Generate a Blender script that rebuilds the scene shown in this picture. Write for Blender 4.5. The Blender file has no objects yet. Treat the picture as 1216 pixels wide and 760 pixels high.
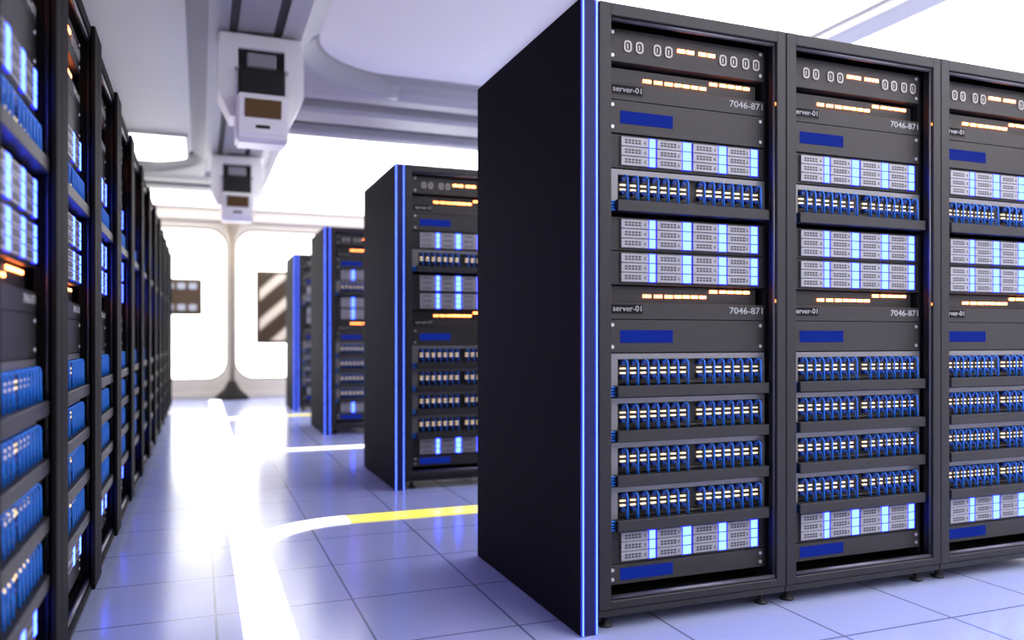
import bpy, bmesh, math
from mathutils import Vector, Matrix

# ------------------------------------------------------------------ camera, world, exposure
scene = bpy.context.scene
COL = scene.collection
FOC, VPL, VH = 951.6, 237.7, 400.7              # focal length and vanishing values for a 1216 px wide frame
cam_data = bpy.data.cameras.new('camera')
cam = bpy.data.objects.new('camera', cam_data); COL.objects.link(cam)
cam.location = (0, 0, 1.0)
cam.rotation_euler = (math.pi/2, 0, -math.atan((608-VPL)/FOC))
cam_data.sensor_width = 36.0
cam_data.lens = FOC/1216*36
cam_data.shift_y = (VH-380)/1216
cam_data.clip_start = 0.05
cam_data.dof.use_dof = True
cam_data.dof.focus_distance = 3.05
cam_data.dof.aperture_fstop = 1.25
scene.camera = cam

w = bpy.data.worlds.new('sky'); scene.world = w; w.use_nodes = True
bg = w.node_tree.nodes['Background']
bg.inputs[0].default_value = (1.0, 0.985, 0.95, 1); bg.inputs[1].default_value = 4.0

scene.view_settings.view_transform = 'Standard'
scene.view_settings.look = 'None'
scene.view_settings.gamma = 1
scene.view_settings.use_curve_mapping = False
scene.view_settings.exposure = 0.6
CEIL_LIGHT = 2.6         # luminous ceiling panels over the racks
KEY_LIGHT = 4.4           # unseen ceiling panels added behind and beside the camera to light the rack fronts
LED_BLUE = 13.0           # drive lights
STRIP_BLUE = 3.6         # strips on the row end panels

# ------------------------------------------------------------------ materials
def mat(name, col, rough=0.5, metal=0.0, emit=None, es=1.0, noise=0.0, nscale=30, spec=0.5, coat=0.0):
    m = bpy.data.materials.new(name); m.use_nodes = True
    nt = m.node_tree; b = nt.nodes['Principled BSDF']
    b.inputs['Base Color'].default_value = (*col, 1)
    b.inputs['Roughness'].default_value = rough
    b.inputs['Metallic'].default_value = metal
    b.inputs['Specular IOR Level'].default_value = spec
    b.inputs['Coat Weight'].default_value = coat
    if emit:
        b.inputs['Emission Color'].default_value = (*emit, 1)
        b.inputs['Emission Strength'].default_value = es
    tc = nt.nodes.new('ShaderNodeTexCoord'); nz = nt.nodes.new('ShaderNodeTexNoise')
    nz.inputs['Scale'].default_value = nscale; nz.inputs['Detail'].default_value = 3
    nt.links.new(tc.outputs['Object'], nz.inputs['Vector'])
    mr = nt.nodes.new('ShaderNodeMapRange')
    mr.inputs['To Min'].default_value = max(0.02, rough-0.04-noise); mr.inputs['To Max'].default_value = min(1, rough+0.04+noise)
    nt.links.new(nz.outputs['Fac'], mr.inputs['Value']); nt.links.new(mr.outputs[0], b.inputs['Roughness'])
    return m

M = {}
M['frame'] = mat('powder_coated_frame', (0.021, 0.020, 0.022), 0.45, 0.1, spec=0.25)
M['tube'] = mat('frame_edge_tube', (0.08, 0.08, 0.095), 0.3, 0.5)
M['inner'] = mat('rack_interior', (0.012, 0.012, 0.014), 0.6)
M['side'] = mat('black_side_panel', (0.009, 0.0085, 0.0095), 0.7, spec=0.04)
M['panel_face'] = mat('end_panel_face_blue_cast', (0.014, 0.014, 0.075), 0.5, 0.1, spec=0.2)  # blue cast of the light strips put into the base colour
M['unit'] = mat('dark_unit_face', (0.028, 0.0255, 0.026), 0.5, 0.05, spec=0.25)
M['unit_dark'] = mat('unit_recess', (0.010, 0.0095, 0.010), 0.5, spec=0.3)
M['badge'] = mat('badge_recess', (0.006, 0.006, 0.007), 0.6, spec=0.1)
M['text'] = mat('label_print', (0.38, 0.38, 0.38), 0.6)
M['screw'] = mat('screw_steel', (0.45, 0.45, 0.47), 0.45, 0.5)
M['display'] = mat('blue_display', (0.001, 0.003, 0.02), 0.6, spec=0.02, emit=(0.003, 0.012, 0.16), es=1.0)
M['drive'] = mat('drive_tray_plate', (0.26, 0.258, 0.285), 0.45, 0.1)
M['drive_hole'] = mat('drive_vent_hole', (0.03, 0.03, 0.035), 0.6)
M['led_core'] = mat('drive_light_core', (0.05, 0.1, 0.2), 0.6, spec=0.05, emit=(0.32, 0.70, LED_BLUE), es=1.0)
M['led_halo'] = mat('drive_light_halo', (0.02, 0.02, 0.4), 0.4, emit=(0.035, 0.025, 2.4), es=1.0)  # glowing blue border stands in for the halo around each drive light
M['strip_core'] = mat('strip_light_core', (0.05, 0.1, 0.2), 0.4, emit=(0.26, 0.60, STRIP_BLUE), es=1.0)
M['strip_halo'] = mat('strip_light_halo', (0.02, 0.02, 0.4), 0.35, emit=(0.006, 0.006, 0.28), es=1.0)  # halo of the strip lights, made as a dim glowing border
M['amber'] = mat('amber_indicator', (0.8, 0.6, 0.3), 0.4, emit=(13.0, 2.6, 0.55), es=1.0)
M['amber_dim'] = mat('port_indicator', (0.8, 0.7, 0.5), 0.4, emit=(0.75, 0.56, 0.34), es=1.0)
M['amber_dot'] = mat('orange_indicator', (0.8, 0.3, 0.05), 0.4, emit=(0.8, 0.22, 0.03), es=1.0)
M['tray'] = mat('patch_tray_steel', (0.16, 0.158, 0.168), 0.35, 0.3)
M['shelf'] = mat('cable_shelf', (0.026, 0.025, 0.027), 0.5, 0.1, spec=0.25)
M['plug'] = mat('blue_plug', (0.005, 0.035, 0.25), 0.4)
M['cable'] = mat('blue_cable', (0.008, 0.14, 0.60), 0.35)
M['oval'] = mat('socket_ring', (0.30, 0.285, 0.27), 0.4, 0.2)
M['foot'] = mat('rubber_foot', (0.015, 0.015, 0.02), 0.6)
M['ceiling'] = mat('ceiling_paint', (0.93, 0.90, 0.86), 0.6)
M['beam'] = mat('ceiling_beam_paint', (0.36, 0.35, 0.355), 0.45)
M['lumin_key'] = mat('added_key_panel', (0.9, 0.9, 0.9), 0.5, emit=(1.0, 0.97, 0.95), es=KEY_LIGHT)
M['post'] = mat('dark_post_cover', (0.006, 0.0052, 0.005), 0.65, spec=0.06)
M['channel'] = mat('channel_paint', (0.45, 0.445, 0.47), 0.5)
M['groove'] = mat('dark_groove', (0.05, 0.05, 0.055), 0.6)
M['wall'] = mat('wall_paint', (0.72, 0.70, 0.68), 0.6)
M['far_wall'] = mat('far_wall_paint', (0.55, 0.50, 0.45), 0.6)
M['lumin'] = mat('luminous_panel', (0.9, 0.9, 0.9), 0.5, emit=(1.0, 0.975, 0.97), es=CEIL_LIGHT)
M['strip_white'] = mat('floor_light_white', (0.9, 0.9, 0.9), 0.3, emit=(1.0, 0.96, 0.88), es=1.7)
M['strip_yellow'] = mat('floor_light_yellow', (0.6, 0.55, 0.1), 0.3, emit=(0.72, 0.60, 0.05), es=1.0)
M['white_shell'] = mat('white_device_shell', (0.88, 0.88, 0.88), 0.35)
M['dark_shell'] = mat('dark_device_shell', (0.02, 0.019, 0.02), 0.5, spec=0.2)
M['mid_shell'] = mat('grey_device_shell', (0.28, 0.28, 0.31), 0.45)
M['brown_glass'] = mat('brown_screen', (0.02, 0.014, 0.01), 0.4, spec=0.15, emit=(0.035, 0.018, 0.006), es=1.0)
M['bronze'] = mat('bronze_box', (0.07, 0.045, 0.028), 0.5, 0.1, spec=0.2)
M['button'] = mat('grey_button', (0.35, 0.37, 0.42), 0.4)
M['cone'] = mat('column_foot', (0.02, 0.018, 0.017), 0.6, spec=0.05)
M['column'] = mat('column_metal', (0.30, 0.25, 0.19), 0.4, 0.2)

def floor_material():
    m = bpy.data.materials.new('glossy_floor_tiles'); m.use_nodes = True
    nt = m.node_tree; N = nt.nodes; L = nt.links; b = N['Principled BSDF']
    tc = N.new('ShaderNodeTexCoord'); sp = N.new('ShaderNodeSeparateXYZ'); L.new(tc.outputs['Object'], sp.inputs[0])
    def math_(op, a, bb=None):
        n = N.new('ShaderNodeMath'); n.operation = op
        for i, v in enumerate((a, bb)):
            if v is None: continue
            if isinstance(v, (int, float)): n.inputs[i].default_value = v
            else: L.new(v, n.inputs[i])
        return n.outputs[0]
    P = 0.4895
    def seam(o, off):
        q = math_('FRACT', math_('DIVIDE', math_('ADD', o, -off+P/2+100*P), P))
        d = math_('ABSOLUTE', math_('ADD', q, -0.5))
        return math_('LESS_THAN', d, 0.0045/P)
    s = math_('MAXIMUM', seam(sp.outputs[0], 0.052), seam(sp.outputs[1], 2.096))
    mx = N.new('ShaderNodeMix'); mx.data_type = 'RGBA'
    L.new(s, mx.inputs[0]); mx.inputs[6].default_value = (0.34, 0.385, 0.62, 1); mx.inputs[7].default_value = (0.12, 0.14, 0.24, 1)
    L.new(mx.outputs[2], b.inputs['Base Color'])
    nz = N.new('ShaderNodeTexNoise'); nz.inputs['Scale'].default_value = 6; L.new(tc.outputs['Object'], nz.inputs['Vector'])
    mr = N.new('ShaderNodeMapRange'); mr.inputs['To Min'].default_value = 0.15; mr.inputs['To Max'].default_value = 0.21
    L.new(nz.outputs['Fac'], mr.inputs[0]); L.new(mr.outputs[0], b.inputs['Roughness'])
    b.inputs['Specular IOR Level'].default_value = 0.35
    return m
M['floor'] = floor_material()

def glass_material():
    m = bpy.data.materials.new('window_glass'); m.use_nodes = True
    nt = m.node_tree; N = nt.nodes; L = nt.links; out = N['Material Output']; N.remove(N['Principled BSDF'])
    t = N.new('ShaderNodeBsdfTransparent'); g = N.new('ShaderNodeBsdfGlossy'); g.inputs['Roughness'].default_value = 0.03
    t.inputs[0].default_value = (0.97, 0.975, 0.97, 1)
    x = N.new('ShaderNodeMixShader'); f = N.new('ShaderNodeFresnel'); f.inputs[0].default_value = 1.2
    L.new(f.outputs[0], x.inputs[0]); L.new(t.outputs[0], x.inputs[1]); L.new(g.outputs[0], x.inputs[2]); L.new(x.outputs[0], out.inputs[0])
    return m
M['glass'] = glass_material()

def streak_material():       # diagonal reflections on the glossy far wall panel, painted as pale bands
    m = bpy.data.materials.new('banded_wall_panel'); m.use_nodes = True
    nt = m.node_tree; N = nt.nodes; L = nt.links; b = N['Principled BSDF']
    tc = N.new('ShaderNodeTexCoord'); mp = N.new('ShaderNodeMapping'); mp.inputs['Rotation'].default_value = (0, math.radians(42), 0)
    L.new(tc.outputs['Object'], mp.inputs[0])
    wv = N.new('ShaderNodeTexWave'); wv.bands_direction = 'Z'; wv.inputs['Scale'].default_value = 0.85; wv.inputs['Distortion'].default_value = 0.6
    L.new(mp.outputs[0], wv.inputs[0])
    cr = N.new('ShaderNodeValToRGB'); e = cr.color_ramp.elements
    e[0].position = 0.5; e[0].color = (0.05, 0.033, 0.02, 1); e[1].position = 0.93; e[1].color = (0.6, 0.52, 0.42, 1)
    L.new(wv.outputs['Fac'], cr.inputs[0]); L.new(cr.outputs[0], b.inputs['Base Color']); b.inputs['Roughness'].default_value = 0.25
    return m
M['streaks'] = streak_material()

# ------------------------------------------------------------------ mesh builder
class MB:
    def __init__(s): s.bm = bmesh.new(); s.mats = []
    def mi(s, m):
        if m is None: return 0
        if m not in s.mats: s.mats.append(m)
        return s.mats.index(m)
    def _mark(s, n0, m):
        i = s.mi(m)
        s.bm.faces.ensure_lookup_table()
        for f in s.bm.faces[n0:]: f.material_index = i
    def box(s, x0, x1, y0, y1, z0, z1, m=None, bev=0.0, seg=1):
        t = bmesh.new()
        bmesh.ops.create_cube(t, size=1)
        for v in t.verts: v.co = Vector(((x0+x1)/2+v.co.x*(x1-x0), (y0+y1)/2+v.co.y*(y1-y0), (z0+z1)/2+v.co.z*(z1-z0)))
        if bev: bmesh.ops.bevel(t, geom=t.edges[:]+t.verts[:], offset=bev, segments=seg, affect='EDGES', profile=0.5)
        s.merge(t, m); return s
    def merge(s, t, m):
        n0 = len(s.bm.faces); mp = {}
        for v in t.verts: mp[v] = s.bm.verts.new(v.co)
        for f in t.faces:
            nf = s.bm.faces.new([mp[v] for v in f.verts]); nf.smooth = f.smooth
        s._mark(n0, m); t.free()
    def prism(s, pts, a0, a1, axis='y', m=None, smooth=False):
        """outline pts (2-D) extruded along axis from a0 to a1"""
        def P(p, a):
            if axis == 'y': return (p[0], a, p[1])
            if axis == 'x': return (a, p[0], p[1])
            return (p[0], p[1], a)
        n0 = len(s.bm.faces)
        A = [s.bm.verts.new(P(p, a0)) for p in pts]; B = [s.bm.verts.new(P(p, a1)) for p in pts]
        n = len(pts)
        s.bm.faces.new(A); s.bm.faces.new(B[::-1])
        for i in range(n):
            f = s.bm.faces.new([A[i], B[i], B[(i+1) % n], A[(i+1) % n]]); f.smooth = smooth
        s._mark(n0, m); return s
    def tube(s, pts, r, m=None, n=8, caps=True, radii=None):
        pts = [Vector(p) for p in pts]; n0 = len(s.bm.faces); rings = []
        for i, p in enumerate(pts):
            d = (pts[min(i+1, len(pts)-1)]-pts[max(i-1, 0)]).normalized()
            up = Vector((0, 1, 0)) if abs(d.y) < 0.9 else Vector((1, 0, 0))
            a = d.cross(up).normalized(); b = d.cross(a).normalized(); rr = radii[i] if radii else r
            rings.append([s.bm.verts.new(p+a*rr*math.cos(2*math.pi*k/n)+b*rr*math.sin(2*math.pi*k/n)) for k in range(n)])
        for A, B in zip(rings, rings[1:]):
            for k in range(n):
                f = s.bm.faces.new([A[k], A[(k+1) % n], B[(k+1) % n], B[k]]); f.smooth = True
        if caps: s.bm.faces.new(rings[0][::-1]); s.bm.faces.new(rings[-1])
        s._mark(n0, m); return s
    def ring(s, outer, inner, a0, a1, axis='y', m=None):
        """solid between two outlines of equal point count"""
        def P(p, a):
            return (p[0], a, p[1]) if axis == 'y' else (p[0], p[1], a)
        n0 = len(s.bm.faces); n = len(outer)
        V = [[s.bm.verts.new(P(p, a)) for p in o] for o, a in ((outer, a0), (inner, a0), (inner, a1), (outer, a1))]
        for j in range(4):
            A, B = V[j], V[(j+1) % 4]
            for k in range(n):
                try: s.bm.faces.new([A[k], A[(k+1) % n], B[(k+1) % n], B[k]])
                except ValueError: pass
        s._mark(n0, m); return s
    def build(s, name, m=None, parent=None):
        bmesh.ops.remove_doubles(s.bm, verts=s.bm.verts, dist=1e-6)
        bmesh.ops.recalc_face_normals(s.bm, faces=s.bm.faces)
        me = bpy.data.meshes.new(name); s.bm.to_mesh(me); s.bm.free()
        if m is not None and not s.mats: s.mats = [m]
        for k in s.mats: me.materials.append(M[k] if isinstance(k, str) else k)
        o = bpy.data.objects.new(name, me); COL.objects.link(o)
        if parent: o.parent = parent
        return o

def rrect(cx, cz, hw, hh, r, n=6):
    out = []
    for qx, qz, a0 in ((1, 1, 0), (-1, 1, 90), (-1, -1, 180), (1, -1, 270)):
        for i in range(n+1):
            a = math.radians(a0+90*i/n)
            out.append((cx+qx*(hw-r)+r*math.cos(a), cz+qz*(hh-r)+r*math.sin(a)))
    return out

def tag(o, label=None, cat=None, group=None, kind=None):
    if label: o['label'] = label
    if cat: o['category'] = cat
    if group: o['group'] = group
    if kind: o['kind'] = kind
    return o
def empty(name, loc=(0, 0, 0), rz=0):
    o = bpy.data.objects.new(name, None); COL.objects.link(o); o.empty_display_size = 0.1
    o.location = loc; o.rotation_euler = (0, 0, rz); return o
def copy_tree(o, parent=None):
    kids = KIDS.get(o.name) or [c for c in ALLKIDS(o)]
    c = o.copy(); COL.objects.link(c)
    if parent: c.parent = parent
    for k in kids: copy_tree(k, c)
    return c
KIDS = {}
def ALLKIDS(o): return list(o.children)

# ------------------------------------------------------------------ room
YW, XL, XR, YB, ZC = 14.0, -1.6, 7.4, -3.0, 3.14
def struct(name, mb, m=None):
    o = mb.build(name, m); o['kind'] = 'structure'; return o
struct('floor', MB().box(XL-0.2, XR+0.2, YB-0.2, YW+0.35, -0.2, 0.0), 'floor')
struct('wall_left', MB().box(XL-0.2, XL, YB, YW+0.25, 0, ZC), 'wall')
struct('wall_right', MB().box(XR, XR+0.2, YB, YW+0.25, 0, ZC), 'wall')
struct('wall_back', MB().box(XL, XR, YB-0.2, YB, 0, ZC), 'wall')
struct('ceiling', MB().box(XL-0.2, XR+0.2, YB-0.2, YW+0.35, ZC, ZC+0.2), 'ceiling')

# far wall with rounded windows
Z0W, Z1W, RW = 0.30, 2.80, 0.32
cells = [(-1.6, 0.48), (0.48, 2.9), (2.9, 5.2), (5.2, 7.4)]
wins = [(-1.30, 0.43), (0.53, 2.55), (3.2, 4.9), (5.5, 7.1)]
wall = MB()
for (c0, c1), (a, b) in zip(cells, wins):
    inner = rrect((a+b)/2, (Z0W+Z1W)/2, (b-a)/2, (Z1W-Z0W)/2, RW, 8)
    corners = [(c1, ZC), (c0, ZC), (c0, 0), (c1, 0)]
    outer = []
    for q in range(4):
        outer += [corners[q]]*9
    wall.ring(outer, inner, YW, YW+0.22, 'y')
struct('wall_far', wall, 'far_wall')
for i, (a, b) in enumerate(wins):
    cx, cz, hw, hh = (a+b)/2, (Z0W+Z1W)/2, (b-a)/2, (Z1W-Z0W)/2
    fr = MB().ring(rrect(cx, cz, hw+0.004, hh+0.004, RW, 8), rrect(cx, cz, hw-0.03, hh-0.03, RW-0.03, 8), YW+0.07, YW+0.15, 'y')
    fo = struct('window_%d' % (i+1), fr, 'column')
    MB().prism(rrect(cx, cz, hw-0.028, hh-0.028, RW-0.03, 8), YW+0.105, YW+0.115, 'y').build('pane', 'glass', fo)
struct('trim_1', MB().box(XL, XR, YW-0.05, YW, 0, 0.10, bev=0.01), 'far_wall')
o = struct('trim_2', MB().box(XL, XR, YW-0.10, YW, 2.90, ZC, bev=0.03, seg=2), 'far_wall')

# column with a cone foot in front of the mullion
cr = empty('window_column', (0.48, YW-0.09, 0))
tag(cr, 'thin beige column with a black cone foot between the two far windows', 'column')
MB().tube([(0, 0, 0.27), (0, 0, 2.45), (0, 0, 2.62), (0, 0, 2.76), (0, 0, 2.90)], 0.045, n=16, radii=[0.042, 0.042, 0.06, 0.11, 0.2]).build('shaft', 'column', cr)
MB().tube([(0, 0, 0.0), (0, 0, 0.05), (0, 0, 0.16), (0, 0, 0.30)], 0.1, n=24, radii=[0.27, 0.25, 0.13, 0.055]).build('cone_foot', 'cone', cr).location.y = -0.18
bpy.data.objects['shaft'].location.y = -0.18

# wall mounted boxes seen against the windows
t = empty('button_box', (-0.95, YW-0.12, 1.36))
tag(t, 'small brown wall box with two rows of grey buttons, seen past the left rack row', 'control box')
MB().box(-0.35, 0.98, -0.08, 0.03, 0.0, 0.58, bev=0.03, seg=2).build('housing', 'bronze', t)
for zz in (0.12, 0.46):
    for xx in (0.5, 0.67, 0.84):
        MB().prism(rrect(xx, zz, 0.06, 0.05, 0.02), -0.10, -0.07, 'y').build('button', 'button', t)
MB().box(-0.45, -0.30, 0.0, 0.10, 0.2, 0.4, bev=0.01).build('bracket', 'cone', t)
t = empty('wall_panel', (0.86, YW-0.16, 0.90))
tag(t, 'dark brown square wall panel with pale diagonal streaks in the far right window', 'panel')
MB().box(0, 1.9, 0, 0.05, 0.0, 1.20, bev=0.008).build('frame', 'bronze', t)
o = MB().box(0, 1.8, -0.012, 0.0, 0, 1.10, bev=0.003).build('face', 'streaks', t); o.location = (0.05, 0, 0.05)
MB().box(1.72, 1.86, 0.05, 0.16, 0.4, 0.8, bev=0.01).build('bracket', 'cone', t)

# luminous ceiling panels
def lumin(x0, x1, y0, y1, label, m='lumin'):
    r = empty('ceiling_light_panel', ((x0+x1)/2, (y0+y1)/2, ZC-0.03))
    hx, hy = (x1-x0)/2, (y1-y0)/2
    MB().ring([(-hx, -hy), (hx, -hy), (hx, hy), (-hx, hy)], [(-hx+.03, -hy+.03), (hx-.03, -hy+.03), (hx-.03, hy-.03), (-hx+.03, hy-.03)], -0.005, 0.03, 'z').build('frame', 'wall', r)
    MB().box(-hx+.028, hx-.028, -hy+.028, hy-.028, 0.0, 0.028).build('diffuser', m, r)
    tag(r, label, 'ceiling light', 'luminous ceiling panels')
lumin(2.25, 4.0, 1.5, 6.3, 'glowing white ceiling panel above the big front right racks, left of pale rib')
lumin(4.25, 7.1, 1.5, 6.3, 'glowing white ceiling panel above the big front right racks, right of pale rib')
lumin(1.7, 3.9, -2.6, 1.2, 'added unseen ceiling panel lighting the front right racks, nearest the camera', 'lumin_key')  # unseen key panels, added to brighten rack fronts and near floor
lumin(4.35, 7.1, -2.6, 1.2, 'added unseen ceiling panel in the near right corner of the room', 'lumin_key')
lumin(-1.5, -0.12, 9.1, 10.5, 'glowing white ceiling panel above the far end of the left rack row')
lumin(0.82, 7.1, 8.0, 13.85, 'glowing white ceiling panel behind the grey cross beam')
lumin(-1.5, 0.78, 11.6, 13.85, 'glowing white ceiling panel nearest the left far window')
o = MB().box(4.0, 4.25, -2.8, 6.4, 3.04, ZC, bev=0.03, seg=2).build('ceiling_rib', 'wall'); tag(o, 'pale blurred ceiling rib crossing the white ceiling at top right', 'beam')

# ceiling channel along the aisle and cross beams
def arc(cx, cy, r, a0, a1, n=6):
    return [(cx+r*math.cos(math.radians(a0+(a1-a0)*i/n)), cy+r*math.sin(math.radians(a0+(a1-a0)*i/n))) for i in range(n+1)]
cx0 = 0.35
prof = [(cx0-0.42, ZC)]+[(cx0-0.42+0.10*math.sin(math.radians(a)), ZC-0.10+0.10*math.cos(math.radians(a))-0.0) for a in (30, 60, 90)]
prof = [(cx0-0.44, ZC), (cx0-0.40, 3.12), (cx0-0.35, 3.08), (cx0-0.30, 3.05), (cx0-0.17, 3.04), (cx0-0.17, 3.10), (cx0-0.115, 3.10), (cx0-0.115, 3.055),
        (cx0+0.115, 3.055), (cx0+0.115, 3.10), (cx0+0.17, 3.10), (cx0+0.17, 3.04), (cx0+0.30, 3.05), (cx0+0.35, 3.08), (cx0+0.40, 3.12), (cx0+0.44, ZC)]
ch = MB().prism(prof, 0.5, 10.6, 'y').build('ceiling_channel', 'channel')
tag(ch, 'long grey ceiling channel running above the aisle', 'ceiling channel')
for sx in (-1, 1):
    MB().box(cx0+sx*0.1425-0.026, cx0+sx*0.1425+0.026, 0.5, 10.6, 3.062, 3.099).build('track_groove', 'groove', ch)
bp = [(6.45, ZC), (6.50, 3.09), (6.58, 3.04), (6.70, 3.005), (6.84, 3.0), (6.88, 3.01), (6.90, 3.07), (7.04, 3.07), (7.06, 2.99), (7.12, 2.965), (7.42, 2.96), (7.50, 2.975),
      (7.53, 3.03), (7.72, 3.03), (7.75, 2.96), (7.80, 2.94), (7.92, 2.94), (7.96, 2.97), (7.97, ZC)]
b1 = MB().prism(bp, 0.50, XR, 'x').build('ceiling_beam', 'beam')
tag(b1, 'grey ribbed ceiling beam crossing above the right rack rows', 'beam')
MB().box(0.8, XR, 6.905, 7.035, 3.055, 3.069).build('groove', 'groove', b1)
MB().box(0.8, XR, 7.535, 7.715, 3.012, 3.029).build('groove', 'groove', b1)
def sweep(ex, ey, r, sx, name, parent):
    """smooth concave corner joining the channel's side (x = ex) and a beam's front (y = ey)"""
    cx, cy = ex+sx*r, ey-r
    pa = [(0, 3.0), (0.05, 3.005), (0.10, 3.03), (0.14, 3.07), (0.165, 3.11), (0.18, ZC)]
    pb = [(-0.04, 3.045), (0.0, 3.05), (0.03, 3.07), (0.05, 3.085), (0.10, 3.12), (0.14, ZC)]
    mb = MB(); bm = mb.bm; rows = []
    n = 14
    for i in range(n+1):
        a = math.radians(90+90*i/n); row = []
        q = 0.5-0.5*math.cos(math.pi*i/n)
        for (d0, z0), (d1, z1) in zip(pa, pb):
            d, z = d0+(d1-d0)*q, z0+(z1-z0)*q
            row.append(bm.verts.new((cx+sx*(r-d)*math.cos(a), cy+(r-d)*math.sin(a), z)))
        rows.append(row)
    for A, B in zip(rows, rows[1:]):
        for j in range(len(pa)-1):
            f = bm.faces.new([A[j], A[j+1], B[j+1], B[j]]); f.smooth = True
    c = bm.verts.new((ex, ey, 3.0)); ct = bm.verts.new((ex, ey, ZC))
    for A, B in zip(rows, rows[1:]): bm.faces.new([c, A[0], B[0]]); bm.faces.new([ct, B[-1], A[-1]])
    bm.faces.new([c, ct]+rows[0][::-1]); bm.faces.new([c]+rows[-1]+[ct])
    return mb.build(name, 'beam', parent)
sweep(0.65, 6.66, 0.9, 1, 'corner_sweep', b1)
b2 = MB().prism([(10.55, ZC), (10.6, 3.05), (10.7, 3.0), (10.85, 2.97), (11.0, 2.97), (11.02, 3.03), (11.16, 3.03), (11.18, 2.95), (11.4, 2.93), (11.5, 2.95), (11.55, ZC)], XL, 0.62, 'x').build('ceiling_beam', 'beam')
tag(b2, 'short grey ceiling beam above the far end of the left rack row', 'beam')
sweep(0.05, 10.72, 0.9, -1, 'corner_sweep', b2)

# devices hanging under the channel
def make_device():
    r = empty('ceiling_camera')
    yoke = MB()
    yoke.box(-0.275, 0.275, 0.0, 0.30, -0.10, 0.0, bev=0.02, seg=2)
    for s in (-1, 1):
        pts = [(s*0.275, -0.08), (s*0.275, -0.40), (s*0.20, -0.56), (s*0.165, -0.56), (s*0.150, -0.36), (s*0.150, -0.08)]
        yoke.prism(pts, 0.0, 0.28, 'y')
    yoke.build('yoke', 'white_shell', r)
    MB().box(-0.155, 0.155, 0.03, 0.30, -0.24, -0.09, bev=0.01).build('motor_recess', 'dark_shell', r)
    MB().box(-0.095, 0.095, 0.0, 0.05, -0.225, -0.125, bev=0.01).build('motor_plate', 'mid_shell', r)
    for s in (-1, 1):
        MB().tube([(s*0.155, -0.012, -0.245), (s*0.155, 0.03, -0.245)], 0.018, n=12).build('pivot_bolt', 'screw', r)
    MB().box(-0.150, 0.150, -0.04, 0.26, -0.46, -0.235, bev=0.015, seg=2).build('motor_body', 'dark_shell', r)
    h = MB(); h.prism([(-0.16, -0.45), (-0.12, -0.43), (0.24, -0.43), (0.24, -0.72), (-0.06, -0.74), (-0.10, -0.70)], -0.165, 0.165, 'x')
    bmesh.ops.bevel(h.bm, geom=h.bm.edges[:], offset=0.015, segments=2, affect='EDGES')
    hd = h.build('head', 'white_shell', r)
    def onface(x0, x1, t0, t1, d, name, m):     # pieces on the sloping face of the head
        a, b_ = Vector((0, -0.16, -0.45)), Vector((0, -0.10, -0.70)); dirn = (b_-a); nrm = Vector((0, -1, -0.24)).normalized()
        mb = MB(); p, q = a+dirn*t0, a+dirn*t1
        mb.prism([(p.y+nrm.y*d, p.z+nrm.z*d), (q.y+nrm.y*d, q.z+nrm.z*d), (q.y+0.01, q.z), (p.y+0.01, p.z)], x0, x1, 'x')
        mb.build(name, m, hd)
    onface(-0.115, 0.115, 0.10, 0.56, 0.006, 'screen', 'brown_glass')
    onface(-0.045, 0.045, 0.74, 0.82, 0.006, 'slot', 'dark_shell')
    MB().box(-0.08, 0.08, 0.06, 0.22, 0.0, 0.06, bev=0.01).build('hanger', 'dark_shell', r)
    return r
d1 = make_device(); d1.location = (0.385, 5.62, 3.03)
tag(d1, 'white and dark camera unit hanging from the ceiling channel, the nearer one', 'camera', 'ceiling camera units')
d2 = copy_tree(d1); d2.location = (0.385, 9.45, 3.03)
tag(d2, 'white and dark camera unit hanging from the ceiling channel, the farther one', 'camera', 'ceiling camera units')

# ------------------------------------------------------------------ floor light strips
X0S, X1S = 0.135, 0.305
o = MB().box(X0S, X1S, 0.6, 13.6, -0.01, 0.004).build('floor_light_strip', 'strip_white')
tag(o, 'wide white glowing strip in the floor along the middle of the aisle', 'floor light')
def branch(yc, label, m, wdt=0.17, xe=3.6):
    R = 0.62; ro, ri = R, R-wdt
    cx, cy = X0S+R, yc+wdt/2-R
    r = empty('curved_floor_light', (cx, cy, 0))
    MB().prism(arc(0, 0, ro, 180, 90, 14)+arc(0, 0, ri, 90, 180, 14), -0.01, 0.006, 'z').build('curved_section', 'strip_white', r)
    MB().box(0, xe-cx, ri, ro, -0.01, 0.006).build('straight_section', m, r)
    tag(r, label, 'floor light', 'curved side strips in the floor')
branch(4.42, 'yellow glowing floor strip curving off behind the big front right racks', 'strip_yellow')
branch(7.35, 'thin pale floor strip curving off between second and third right rows', 'strip_white', 0.12, 3.6)
branch(10.6, 'yellow floor strip curving off before the farthest right rack row', 'strip_yellow', 0.12, 3.6)

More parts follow.
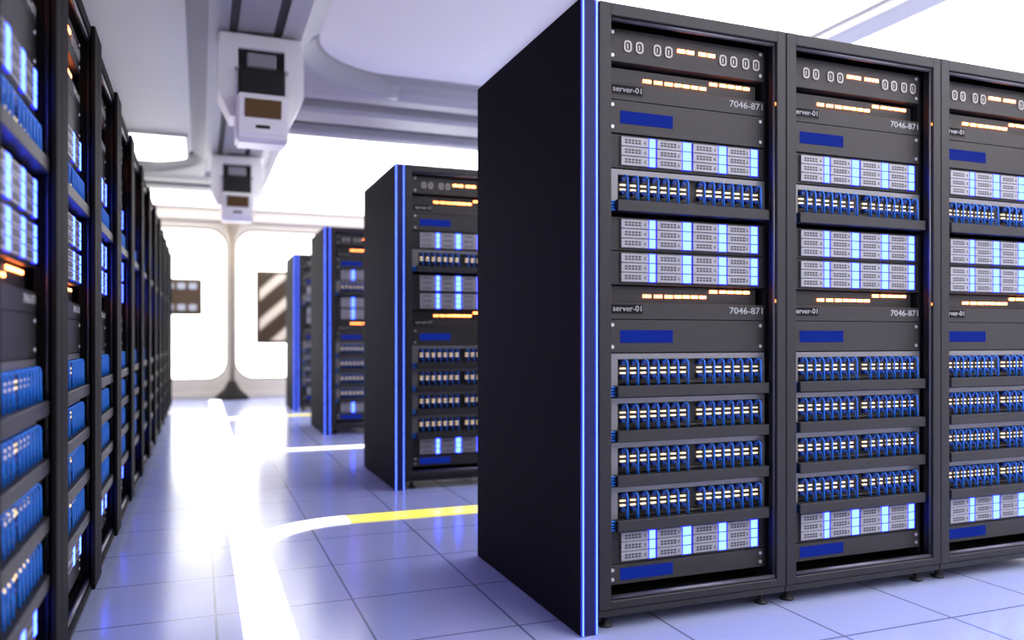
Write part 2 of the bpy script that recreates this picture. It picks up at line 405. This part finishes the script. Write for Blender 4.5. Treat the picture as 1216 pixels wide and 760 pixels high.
# ------------------------------------------------------------------ rack
P, WL, WR, HT, ZB, DEP = 0.78, 0.0483, 0.0425, 2.136, 0.052, 1.02
ZO0, ZO1 = 0.106, 2.092
def make_rack():
    r = empty('server_rack')
    f = MB()
    f.box(0.0008, WL, 0.0, 0.05, ZB+0.025, HT, bev=0.003)
    f.box(P-WR, P-0.0008, 0.0, 0.05, ZB+0.025, HT, bev=0.003)
    f.box(WL-0.004, P-WR+0.004, 0.0005, 0.05, ZO1, HT-0.0005, bev=0.003)
    f.box(WL-0.004, P-WR+0.004, 0.0005, 0.05, ZB+0.0255, ZO0, bev=0.003)
    f.build('front_frame', 'frame', r)
    e = MB(); xa, xb = WL+0.004, P-WR-0.004
    e.tube([(xa, 0.014, ZO1-0.007), (xb, 0.014, ZO1-0.007)], 0.008)
    e.tube([(xa, 0.014, ZO0+0.007), (xb, 0.014, ZO0+0.007)], 0.009)
    e.tube([(xb, 0.014, ZO0+0.01), (xb, 0.014, ZO1-0.01)], 0.005)
    e.build('edge_trim', 'tube', r)
    MB().box(0.001, P-0.001, 0.006, DEP-0.01, ZB, ZB+0.025, bev=0.003).build('plinth', 'frame', r)
    for x0, x1 in ((0.001, 0.012), (P-0.012, P-0.001)):
        MB().box(x0, x1, 0.045, DEP, ZB+0.02, HT-0.012).build('side_panel', 'side', r)
    MB().box(0.011, P-0.011, 0.045, DEP, HT-0.02, HT-0.004, bev=0.002).build('top_panel', 'side', r)
    MB().box(0.011, P-0.011, DEP-0.015, DEP, ZB+0.02, HT-0.02).build('back_panel', 'inner', r)
    for x0, x1 in ((0.0125, WL-0.002), (P-WR+0.002, P-0.0125)):
        g = MB().box(x0, x1, 0.075, 0.12, ZB+0.03, HT-0.03)
        for k in range(14): g.box(x0-0.001 if x0 > .4 else x1-0.004, x0+0.004 if x0 > .4 else x1+0.001, 0.08, 0.11, 0.2+k*0.135, 0.215+k*0.135)
        g.build('mounting_rail', 'inner', r)
    for x, y in ((0.06, 0.07), (P-0.06, 0.07), (0.06, DEP-0.08), (P-0.06, DEP-0.08)):
        MB().tube([(x, y, 0), (x, y, 0.009), (x, y, 0.014), (x, y, ZB+0.001)], 0.02, n=12, radii=[0.026, 0.026, 0.011, 0.011]).build('foot', 'foot', r)
    for z in (1.865, 1.135):
        MB().box(P-WR-0.004, P-WR+0.001, 0.004, 0.010, z-0.006, z+0.006).build('indicator_light', 'amber_dot', r)
    return r

# ------------------------------------------------------------------ units (origin: rack's left edge, unit's front plane, unit's underside)
UL, UR = 0.0615, 0.7275
def screws(r, xs, zs):
    for x in xs:
        for z in zs:
            MB().tube([(x, -0.003, z), (x, 0.002, z)], 0.0065, n=10).build('screw', 'screw', r)
def text_mesh(txt, size, width, x, y, z, name, parent, extr=0.0006):
    c = bpy.data.curves.new(name, 'FONT'); c.body = txt; c.size = size; c.extrude = extr; c.resolution_u = 3
    o = bpy.data.objects.new(name, c); COL.objects.link(o)
    dg = bpy.context.evaluated_depsgraph_get(); dg.update()
    me = bpy.data.meshes.new_from_object(o.evaluated_get(dg)); bpy.data.objects.remove(o)
    xs = [v.co.x for v in me.vertices]; k = width/(max(xs)-min(xs)); x0 = min(xs)
    for v in me.vertices: v.co = Vector(((v.co.x-x0)*k+x, y-v.co.z, z+v.co.y))
    me.materials.clear(); me.materials.append(M['text'])
    q = bpy.data.objects.new(name, me); COL.objects.link(q); q.parent = parent
    return q

def make_power():
    h = 0.115; r = empty('power_panel')
    MB().box(UL, UR, 0, 0.42, 0, h, bev=0.0015).build('chassis', 'unit', r)
    for x in (0.126, 0.173, 0.245, 0.292, 0.523, 0.570, 0.624, 0.671):
        c = x+0.0155; z = 0.057
        g = MB()
        g.ring(rrect(c, z, 0.0155, 0.0205, 0.013), rrect(c, z, 0.0095, 0.0145, 0.008), -0.004, 0.001, 'y', 'oval')
        g.prism(rrect(c, z, 0.0096, 0.0146, 0.008), -0.0015, 0.001, 'y', 'unit_dark')
        g.box(c-0.0025, c+0.0025, -0.003, 0.0, z-0.009, z+0.009, 'oval')
        g.build('socket', None, r)
    for x in (0.345, 0.383, 0.435, 0.473):
        MB().box(x, x+0.031, -0.003, 0.001, 0.062, 0.074).build('indicator_light', 'amber', r)
    screws(r, (0.082, 0.707), (0.02, 0.1))
    return r
def make_switch():
    r = empty('network_switch'); hf, h = 0.057, 0.119
    MB().box(UL, UR, 0, 0.42, 0, hf, bev=0.0015).build('chassis', 'unit', r)
    MB().box(UL+0.01, UR-0.025, 0.022, 0.40, hf, h-0.003, 'unit_dark').build('indicator_deck', 'unit_dark', r)
    def led(x0, x1, z0, z1): MB().box(x0, x1, 0.018, 0.023, z0, z1).build('indicator_light', 'amber', r)
    g = 1.0
    za, zb = 0.078, 0.099
    for grp in (0.216, 0.262, 0.306):
        for k in range(4): led(grp+k*0.009, grp+k*0.009+0.0045, za-0.001, za+0.010)
    for x in (0.347, 0.382, 0.418, 0.453): led(x, x+0.027, za, za+0.010)
    for k in range(4): led(0.497+k*0.009, 0.5015+k*0.009, zb-0.001, zb+0.010)
    for x in (0.541, 0.576, 0.611, 0.646): led(x, x+0.027, zb, zb+0.010)
    b = MB(); b.ring([(UL+.004, 0.017), (0.203, 0.017), (0.203, 0.053), (UL+.004, 0.053)], [(UL+.006, 0.019), (0.201, 0.019), (0.201, 0.051), (UL+.006, 0.051)], -0.002, 0.001, 'y', 'unit')
    b.box(UL+.006, 0.201, -0.0006, 0.001, 0.019, 0.051, 'badge')
    bo = b.build('name_badge', None, r)
    text_mesh('server-01', 0.028, 0.113, 0.084, -0.0012, 0.028, 'badge_text', bo)
    text_mesh('7046-871', 0.034, 0.148, 0.570, -0.0008, 0.0235, 'number_text', r)
    return r
def make_display(h=0.1165, z0=0.034, z1=0.079, name='display_server'):
    r = empty(name)
    MB().box(UL, UR, 0, 0.42, 0, h-0.0015, bev=0.0015).build('chassis', 'unit', r)
    MB().box(0.113, 0.326, -0.002, 0.001, z0, z1, bev=0.0008).build('display', 'display', r)
    screws(r, (0.082, 0.707), (0.02, h-0.02) if h > 0.1 else (0.02, 0.052))
    return r
def make_drives():
    h = 0.117; r = empty('drive_server')
    MB().box(UL, UR, 0, 0.42, 0, h, bev=0.0015).box(0.108, 0.694, -0.0015, 0.001, 0.006, h-0.004, 'unit_dark').build('chassis', 'unit_dark', r)
    r_ch = r
    cols = [(0.113, 0.2505, 0.226, 0.2485), (0.257, 0.4005, 0.364, 0.397), (0.407, 0.549, 0.518, 0.548), (0.555, 0.6885, 0.660, 0.6875)]
    for x0, x1, l0, l1 in cols:
        for k in range(3):
            z0 = 0.0105+k*0.0337; z1 = z0+0.0315
            d = MB().box(x0, l0-0.004, -0.008, 0.002, z0, z1, 'drive', bev=0.001)
            vx = x0+0.0145
            for j in range(5):
                for q in (0.0085, 0.0175):
                    d.box(vx+j*0.0134, vx+j*0.0134+0.0098, -0.0086, -0.006, z0+q, z0+q+0.006, 'drive_hole')
            lx = l0-0.016
            d.tube([(lx, -0.0095, z0+0.0155), (lx, -0.007, z0+0.0155)], 0.005, 'drive_hole', n=10)
            d.tube([(lx+0.001, -0.0102, z0+0.0155), (lx+0.001, -0.008, z0+0.0155)], 0.0037, 'drive', n=10)
            do = d.build('drive', None, r)
            g = MB().box(l0-0.0045, l1+0.0045, -0.0075, 0.001, z0-0.0008, z1+0.0012, 'led_halo')
            g.box(l0, l1, -0.0095, -0.006, z0+0.0012, z1-0.0008, 'led_core')
            g.build('drive_light', None, do)
    return r
def make_patch():
    r = empty('patch_panel'); h = 0.1525; zw0, zw1 = 0.052, h-0.022
    t = MB()
    t.box(UL, UR, 0, 0.40, zw1, h-0.002, bev=0.0012)                 # top lip
    t.box(UL, 0.103, 0, 0.40, 0.03, zw1+0.001); t.box(0.714, UR, 0, 0.40, 0.03, zw1+0.001)
    t.build('tray', 'tray', r)
    MB().box(0.100, 0.716, 0.016, 0.38, 0.02, zw1+0.001).build('port_strip', 'unit_dark', r)
    MB().tube([(0.106, 0.006, 0.047), (0.712, 0.006, 0.047)], 0.006).build('tie_bar', 'shelf', r)
    MB().box(0.085, 0.7215, -0.036, 0.012, 0.0, 0.039, bev=0.002).build('cable_shelf', 'shelf', r)
    zt, zl = 0.1175, 0.066
    for g0 in (0.113, 0.430):
        for k in range(7):
            x = g0+k*0.0412; c = x+0.0125; cx = x+0.0205
            for zc_, l0, l1 in ((zt, 0.0955, 0.1010), (zl+0.004, 0.0795, 0.0850)):
                po = MB().tube([(c, -0.004, zc_), (c, 0.003, zc_), (c, 0.017, zc_)], 0.0115, n=10, radii=[0.007, 0.009, 0.009]).build('port_plug', 'plug', r)
                MB().box(c-0.0065, c+0.0145, 0.0095, 0.017, l0, l1).build('port_light', 'amber_dim', po)
            pts = [(c-0.002, 0.003, zt+0.003), (c, -0.004, zt+0.008), (c+0.003, -0.010, zt+0.0105), (cx-0.003, -0.014, zt+0.008), (cx, -0.016, zt-0.002), (cx, -0.016, 0.09), (cx+0.0005, -0.017, 0.034)]
            MB().tube(pts, 0.0035, n=7).build('patch_cable', 'cable', r)
            pts = [(c, 0.003, zl+0.002), (c+0.002, -0.005, zl+0.006), (c+0.005, -0.007, zl+0.003), (c+0.007, -0.008, zl-0.008), (c+0.008, -0.009, 0.034)]
            MB().tube(pts, 0.0024, n=6).build('patch_cable', 'cable', r)
    for xa, xb in ((0.0525, 0.087), (0.7205, 0.7335)):
        for k in range(4):
            MB().tube([(xa, -0.012-0.004*(k % 2), 0.005+k*0.0095), ((xa+xb)/2, -0.016, 0.006+k*0.0095), (xb, -0.014, 0.005+k*0.0095)], 0.0034, n=7).build('side_cable', 'cable', r)
    return r

# sequence of units in every rack: (kind, underside height, slot phrase)
SEQ = [('power', 1.960, 'topmost unit'),
       ('switch', 1.8285, 'upper switch'),
       ('display', 1.7120, 'upper blue display'),
       ('drives', 1.5900, 'topmost drive bay'),
       ('patch', 1.4360, 'topmost patch panel'),
       ('drives', 1.3030, 'drive bay under top patch panel'),
       ('drives', 1.1840, 'lower of two stacked drive bays'),
       ('switch', 1.0640, 'middle switch'),
       ('display', 0.9470, 'middle blue display'),
       ('patch', 0.7930, 'first of four stacked patch panels'),
       ('patch', 0.6385, 'second of four stacked patch panels'),
       ('patch', 0.4840, 'third of four stacked patch panels'),
       ('patch', 0.3295, 'lowest patch panel'),
       ('drives', 0.2110, 'lowest drive bay'),
       ('short', 0.1400, 'bottom blue display')]
CAT = {'power': 'power panel', 'switch': 'network switch', 'display': 'server', 'short': 'server', 'drives': 'drive server', 'patch': 'patch panel'}
LOOK = {('power', 0): 'power panel with oval sockets and amber lights',
        ('switch', 1): 'upper server-01 switch under the power panel', ('switch', 7): 'middle server-01 switch with amber lights',
        ('display', 2): 'dark unit with blue display near the top', ('display', 8): 'dark unit with blue display at mid height', ('short', 14): 'dark unit with blue display at the bottom',
        ('drives', 3): 'silver drive bay above the topmost patch panel', ('drives', 5): 'silver drive bay just under topmost patch panel', ('drives', 6): 'silver drive bay above the middle switch', ('drives', 13): 'silver drive bay lowest',
        ('patch', 4): 'blue-cabled patch panel between drive bays', ('patch', 9): 'blue-cabled patch panel, first of lower four', ('patch', 10): 'blue-cabled patch panel, second of lower four',
        ('patch', 11): 'blue-cabled patch panel, third of lower four', ('patch', 12): 'blue-cabled patch panel, last of lower four'}
GRP = {'power': 'power panels', 'switch': 'network switches', 'display': 'servers with blue displays', 'short': 'servers with blue displays', 'drives': 'drive bays with blue lights', 'patch': 'patch panels with blue cables'}

rack0 = make_rack()
protos = {'power': make_power(), 'switch': make_switch(), 'display': make_display(), 'drives': make_drives(), 'patch': make_patch(),
          'short': make_display(0.070, 0.014, 0.056)}
bpy.context.view_layer.update()

def walk(o):
    yield o
    for c in list(o.children): yield from walk(c)
def snapshot(o): return (o, [snapshot(c) for c in o.children])
def lite_mesh(root):                                  # whole unit in one mesh for racks too far away to show parts
    bm = bmesh.new(); mats = []
    for o in walk(root):
        if o.type != 'MESH': continue
        n0 = len(bm.faces); bm.from_mesh(o.data); bm.faces.ensure_lookup_table()
        for f in bm.faces[n0:]:
            m = o.data.materials[f.material_index]
            if m not in mats: mats.append(m)
            f.material_index = mats.index(m)
    me = bpy.data.meshes.new(root.name.split('.')[0]); bm.to_mesh(me); bm.free()
    for m in mats: me.materials.append(m)
    return me
TREE = {k: snapshot(v) for k, v in protos.items()}
TREE['rack'] = snapshot(rack0)
def make_left_rack():
    r = make_rack()
    for x0, x1 in ((0.0005, 0.105), (0.697, P-0.0005)):
        MB().box(x0, x1, -0.014, 0.0, ZB+0.03, HT-0.001, bev=0.003).build('post_cover', 'post', r)
    bpy.context.view_layer.update()
    for c in r.children:
        if c.name.startswith('front_frame'): c.data.materials[0] = M['post']
    for c in [c for c in r.children if c.name.startswith('indicator_light')]: bpy.data.objects.remove(c)
    return r
rack1 = make_left_rack(); bpy.context.view_layer.update()
TREE['left_rack'] = snapshot(rack1)
LITE = {k: lite_mesh(v) for k, v in protos.items()}
used = set()
def dup(t, parent=None):
    c = t[0].copy(); COL.objects.link(c)
    if parent: c.parent = parent
    for k in t[1]: dup(k, c)
    return c
def instance(kind, lite=False):
    if lite:
        me = LITE[kind]; o = bpy.data.objects.new(me.name, me); COL.objects.link(o); return o
    if kind not in used:
        used.add(kind); return TREE[kind][0]
    return dup(TREE[kind])

def place_rack(origin, rz, sx, label, where, lite=False, recess=0.0584, rgroup='server racks', kind='rack'):
    r = instance(kind); r.location = origin; r.rotation_euler = (0, 0, rz); r.scale = (sx, 1, 1)
    tag(r, label, 'server rack', rgroup)
    ca, sa = math.cos(rz), math.sin(rz)
    for i, (kind, z, _) in enumerate(SEQ):
        u = instance(kind, lite)
        u.location = (origin[0]-sa*recess, origin[1]+ca*recess, z)
        u.rotation_euler = (0, 0, rz); u.scale = (sx, 1, 1)
        tag(u, LOOK[(kind, i)]+', '+where, CAT[kind], GRP[kind])

# end panels
def end_panel(x, y, label, first=None):
    if first is None:
        r = empty('end_panel'); T = 0.0672
        MB().box(0, T-0.0005, 0.004, 1.0706, 0, HT, bev=0.002).build('body', 'side', r)
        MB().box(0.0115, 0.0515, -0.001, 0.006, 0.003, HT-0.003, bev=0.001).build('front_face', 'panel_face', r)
        for a, b, c0, c1 in ((0.0005, 0.0125, 0.0045, 0.0085), (0.0505, 0.0625, 0.0555, 0.0590)):
            g = MB().box(a, b, -0.003, 0.0045, 0.003, HT-0.003, 'strip_halo', bev=0.001)
            g.box(c0, c1, -0.0045, -0.001, 0.003, HT-0.003, 'strip_core')
            g.build('light_strip', None, r)
        bpy.context.view_layer.update()
    else: r = dup(first)
    r.location = (x, y, 0)
    tag(r, label, 'end panel', 'rack row end panels')
    return r
XP = 1.1831; YR = [2.4059, 5.14, 8.34, 11.2]
e0 = end_panel(XP, YR[0], 'large black end panel with two blue light strips, on the nearest right row')
et = snapshot(e0)
for y, s in zip(YR[1:], ('second', 'third', 'farthest')):
    end_panel(XP, y, 'black end panel with blue light strips on the %s right row' % s, et)
XF = XP+0.0672
place_rack((XF, YR[0], 0), 0, 1, 'large dark server rack beside the nearest end panel', 'rack beside nearest end panel')
place_rack((XF+P, YR[0], 0), 0, 1, 'large dark server rack in the middle of the front right row', 'middle rack, front right row')
place_rack((XF+2*P, YR[0], 0), 0, 1, 'large dark server rack cut off by the right photo edge', 'rack at right photo edge')
place_rack((XF, YR[1], 0), 0, 1, 'server rack in the second right row, behind the front row', 'second right row')
place_rack((XF, YR[2], 0), 0, 1, 'blurred server rack in the third right row', 'third right row', lite=True)
place_rack((XF, YR[3], 0), 0, 1, 'small blurred server rack in the farthest right row', 'farthest right row', lite=True)
ORD = ['nearest', 'second', 'third', 'fourth', 'fifth', 'sixth', 'seventh', 'eighth', 'ninth', 'tenth', 'eleventh', 'farthest']
WLF = 0.843; XF_L = -0.37
for i in range(12):
    sfx = 'rack in the left row' if i in (0, 11) else 'rack from the front in the left row'
    place_rack((XF_L, 1.675+WLF*i, 0), math.pi/2, WLF/P, 'dark server rack, '+ORD[i]+' '+sfx, ORD[i]+' left rack', lite=(i > 4), recess=0.04, kind='left_rack')
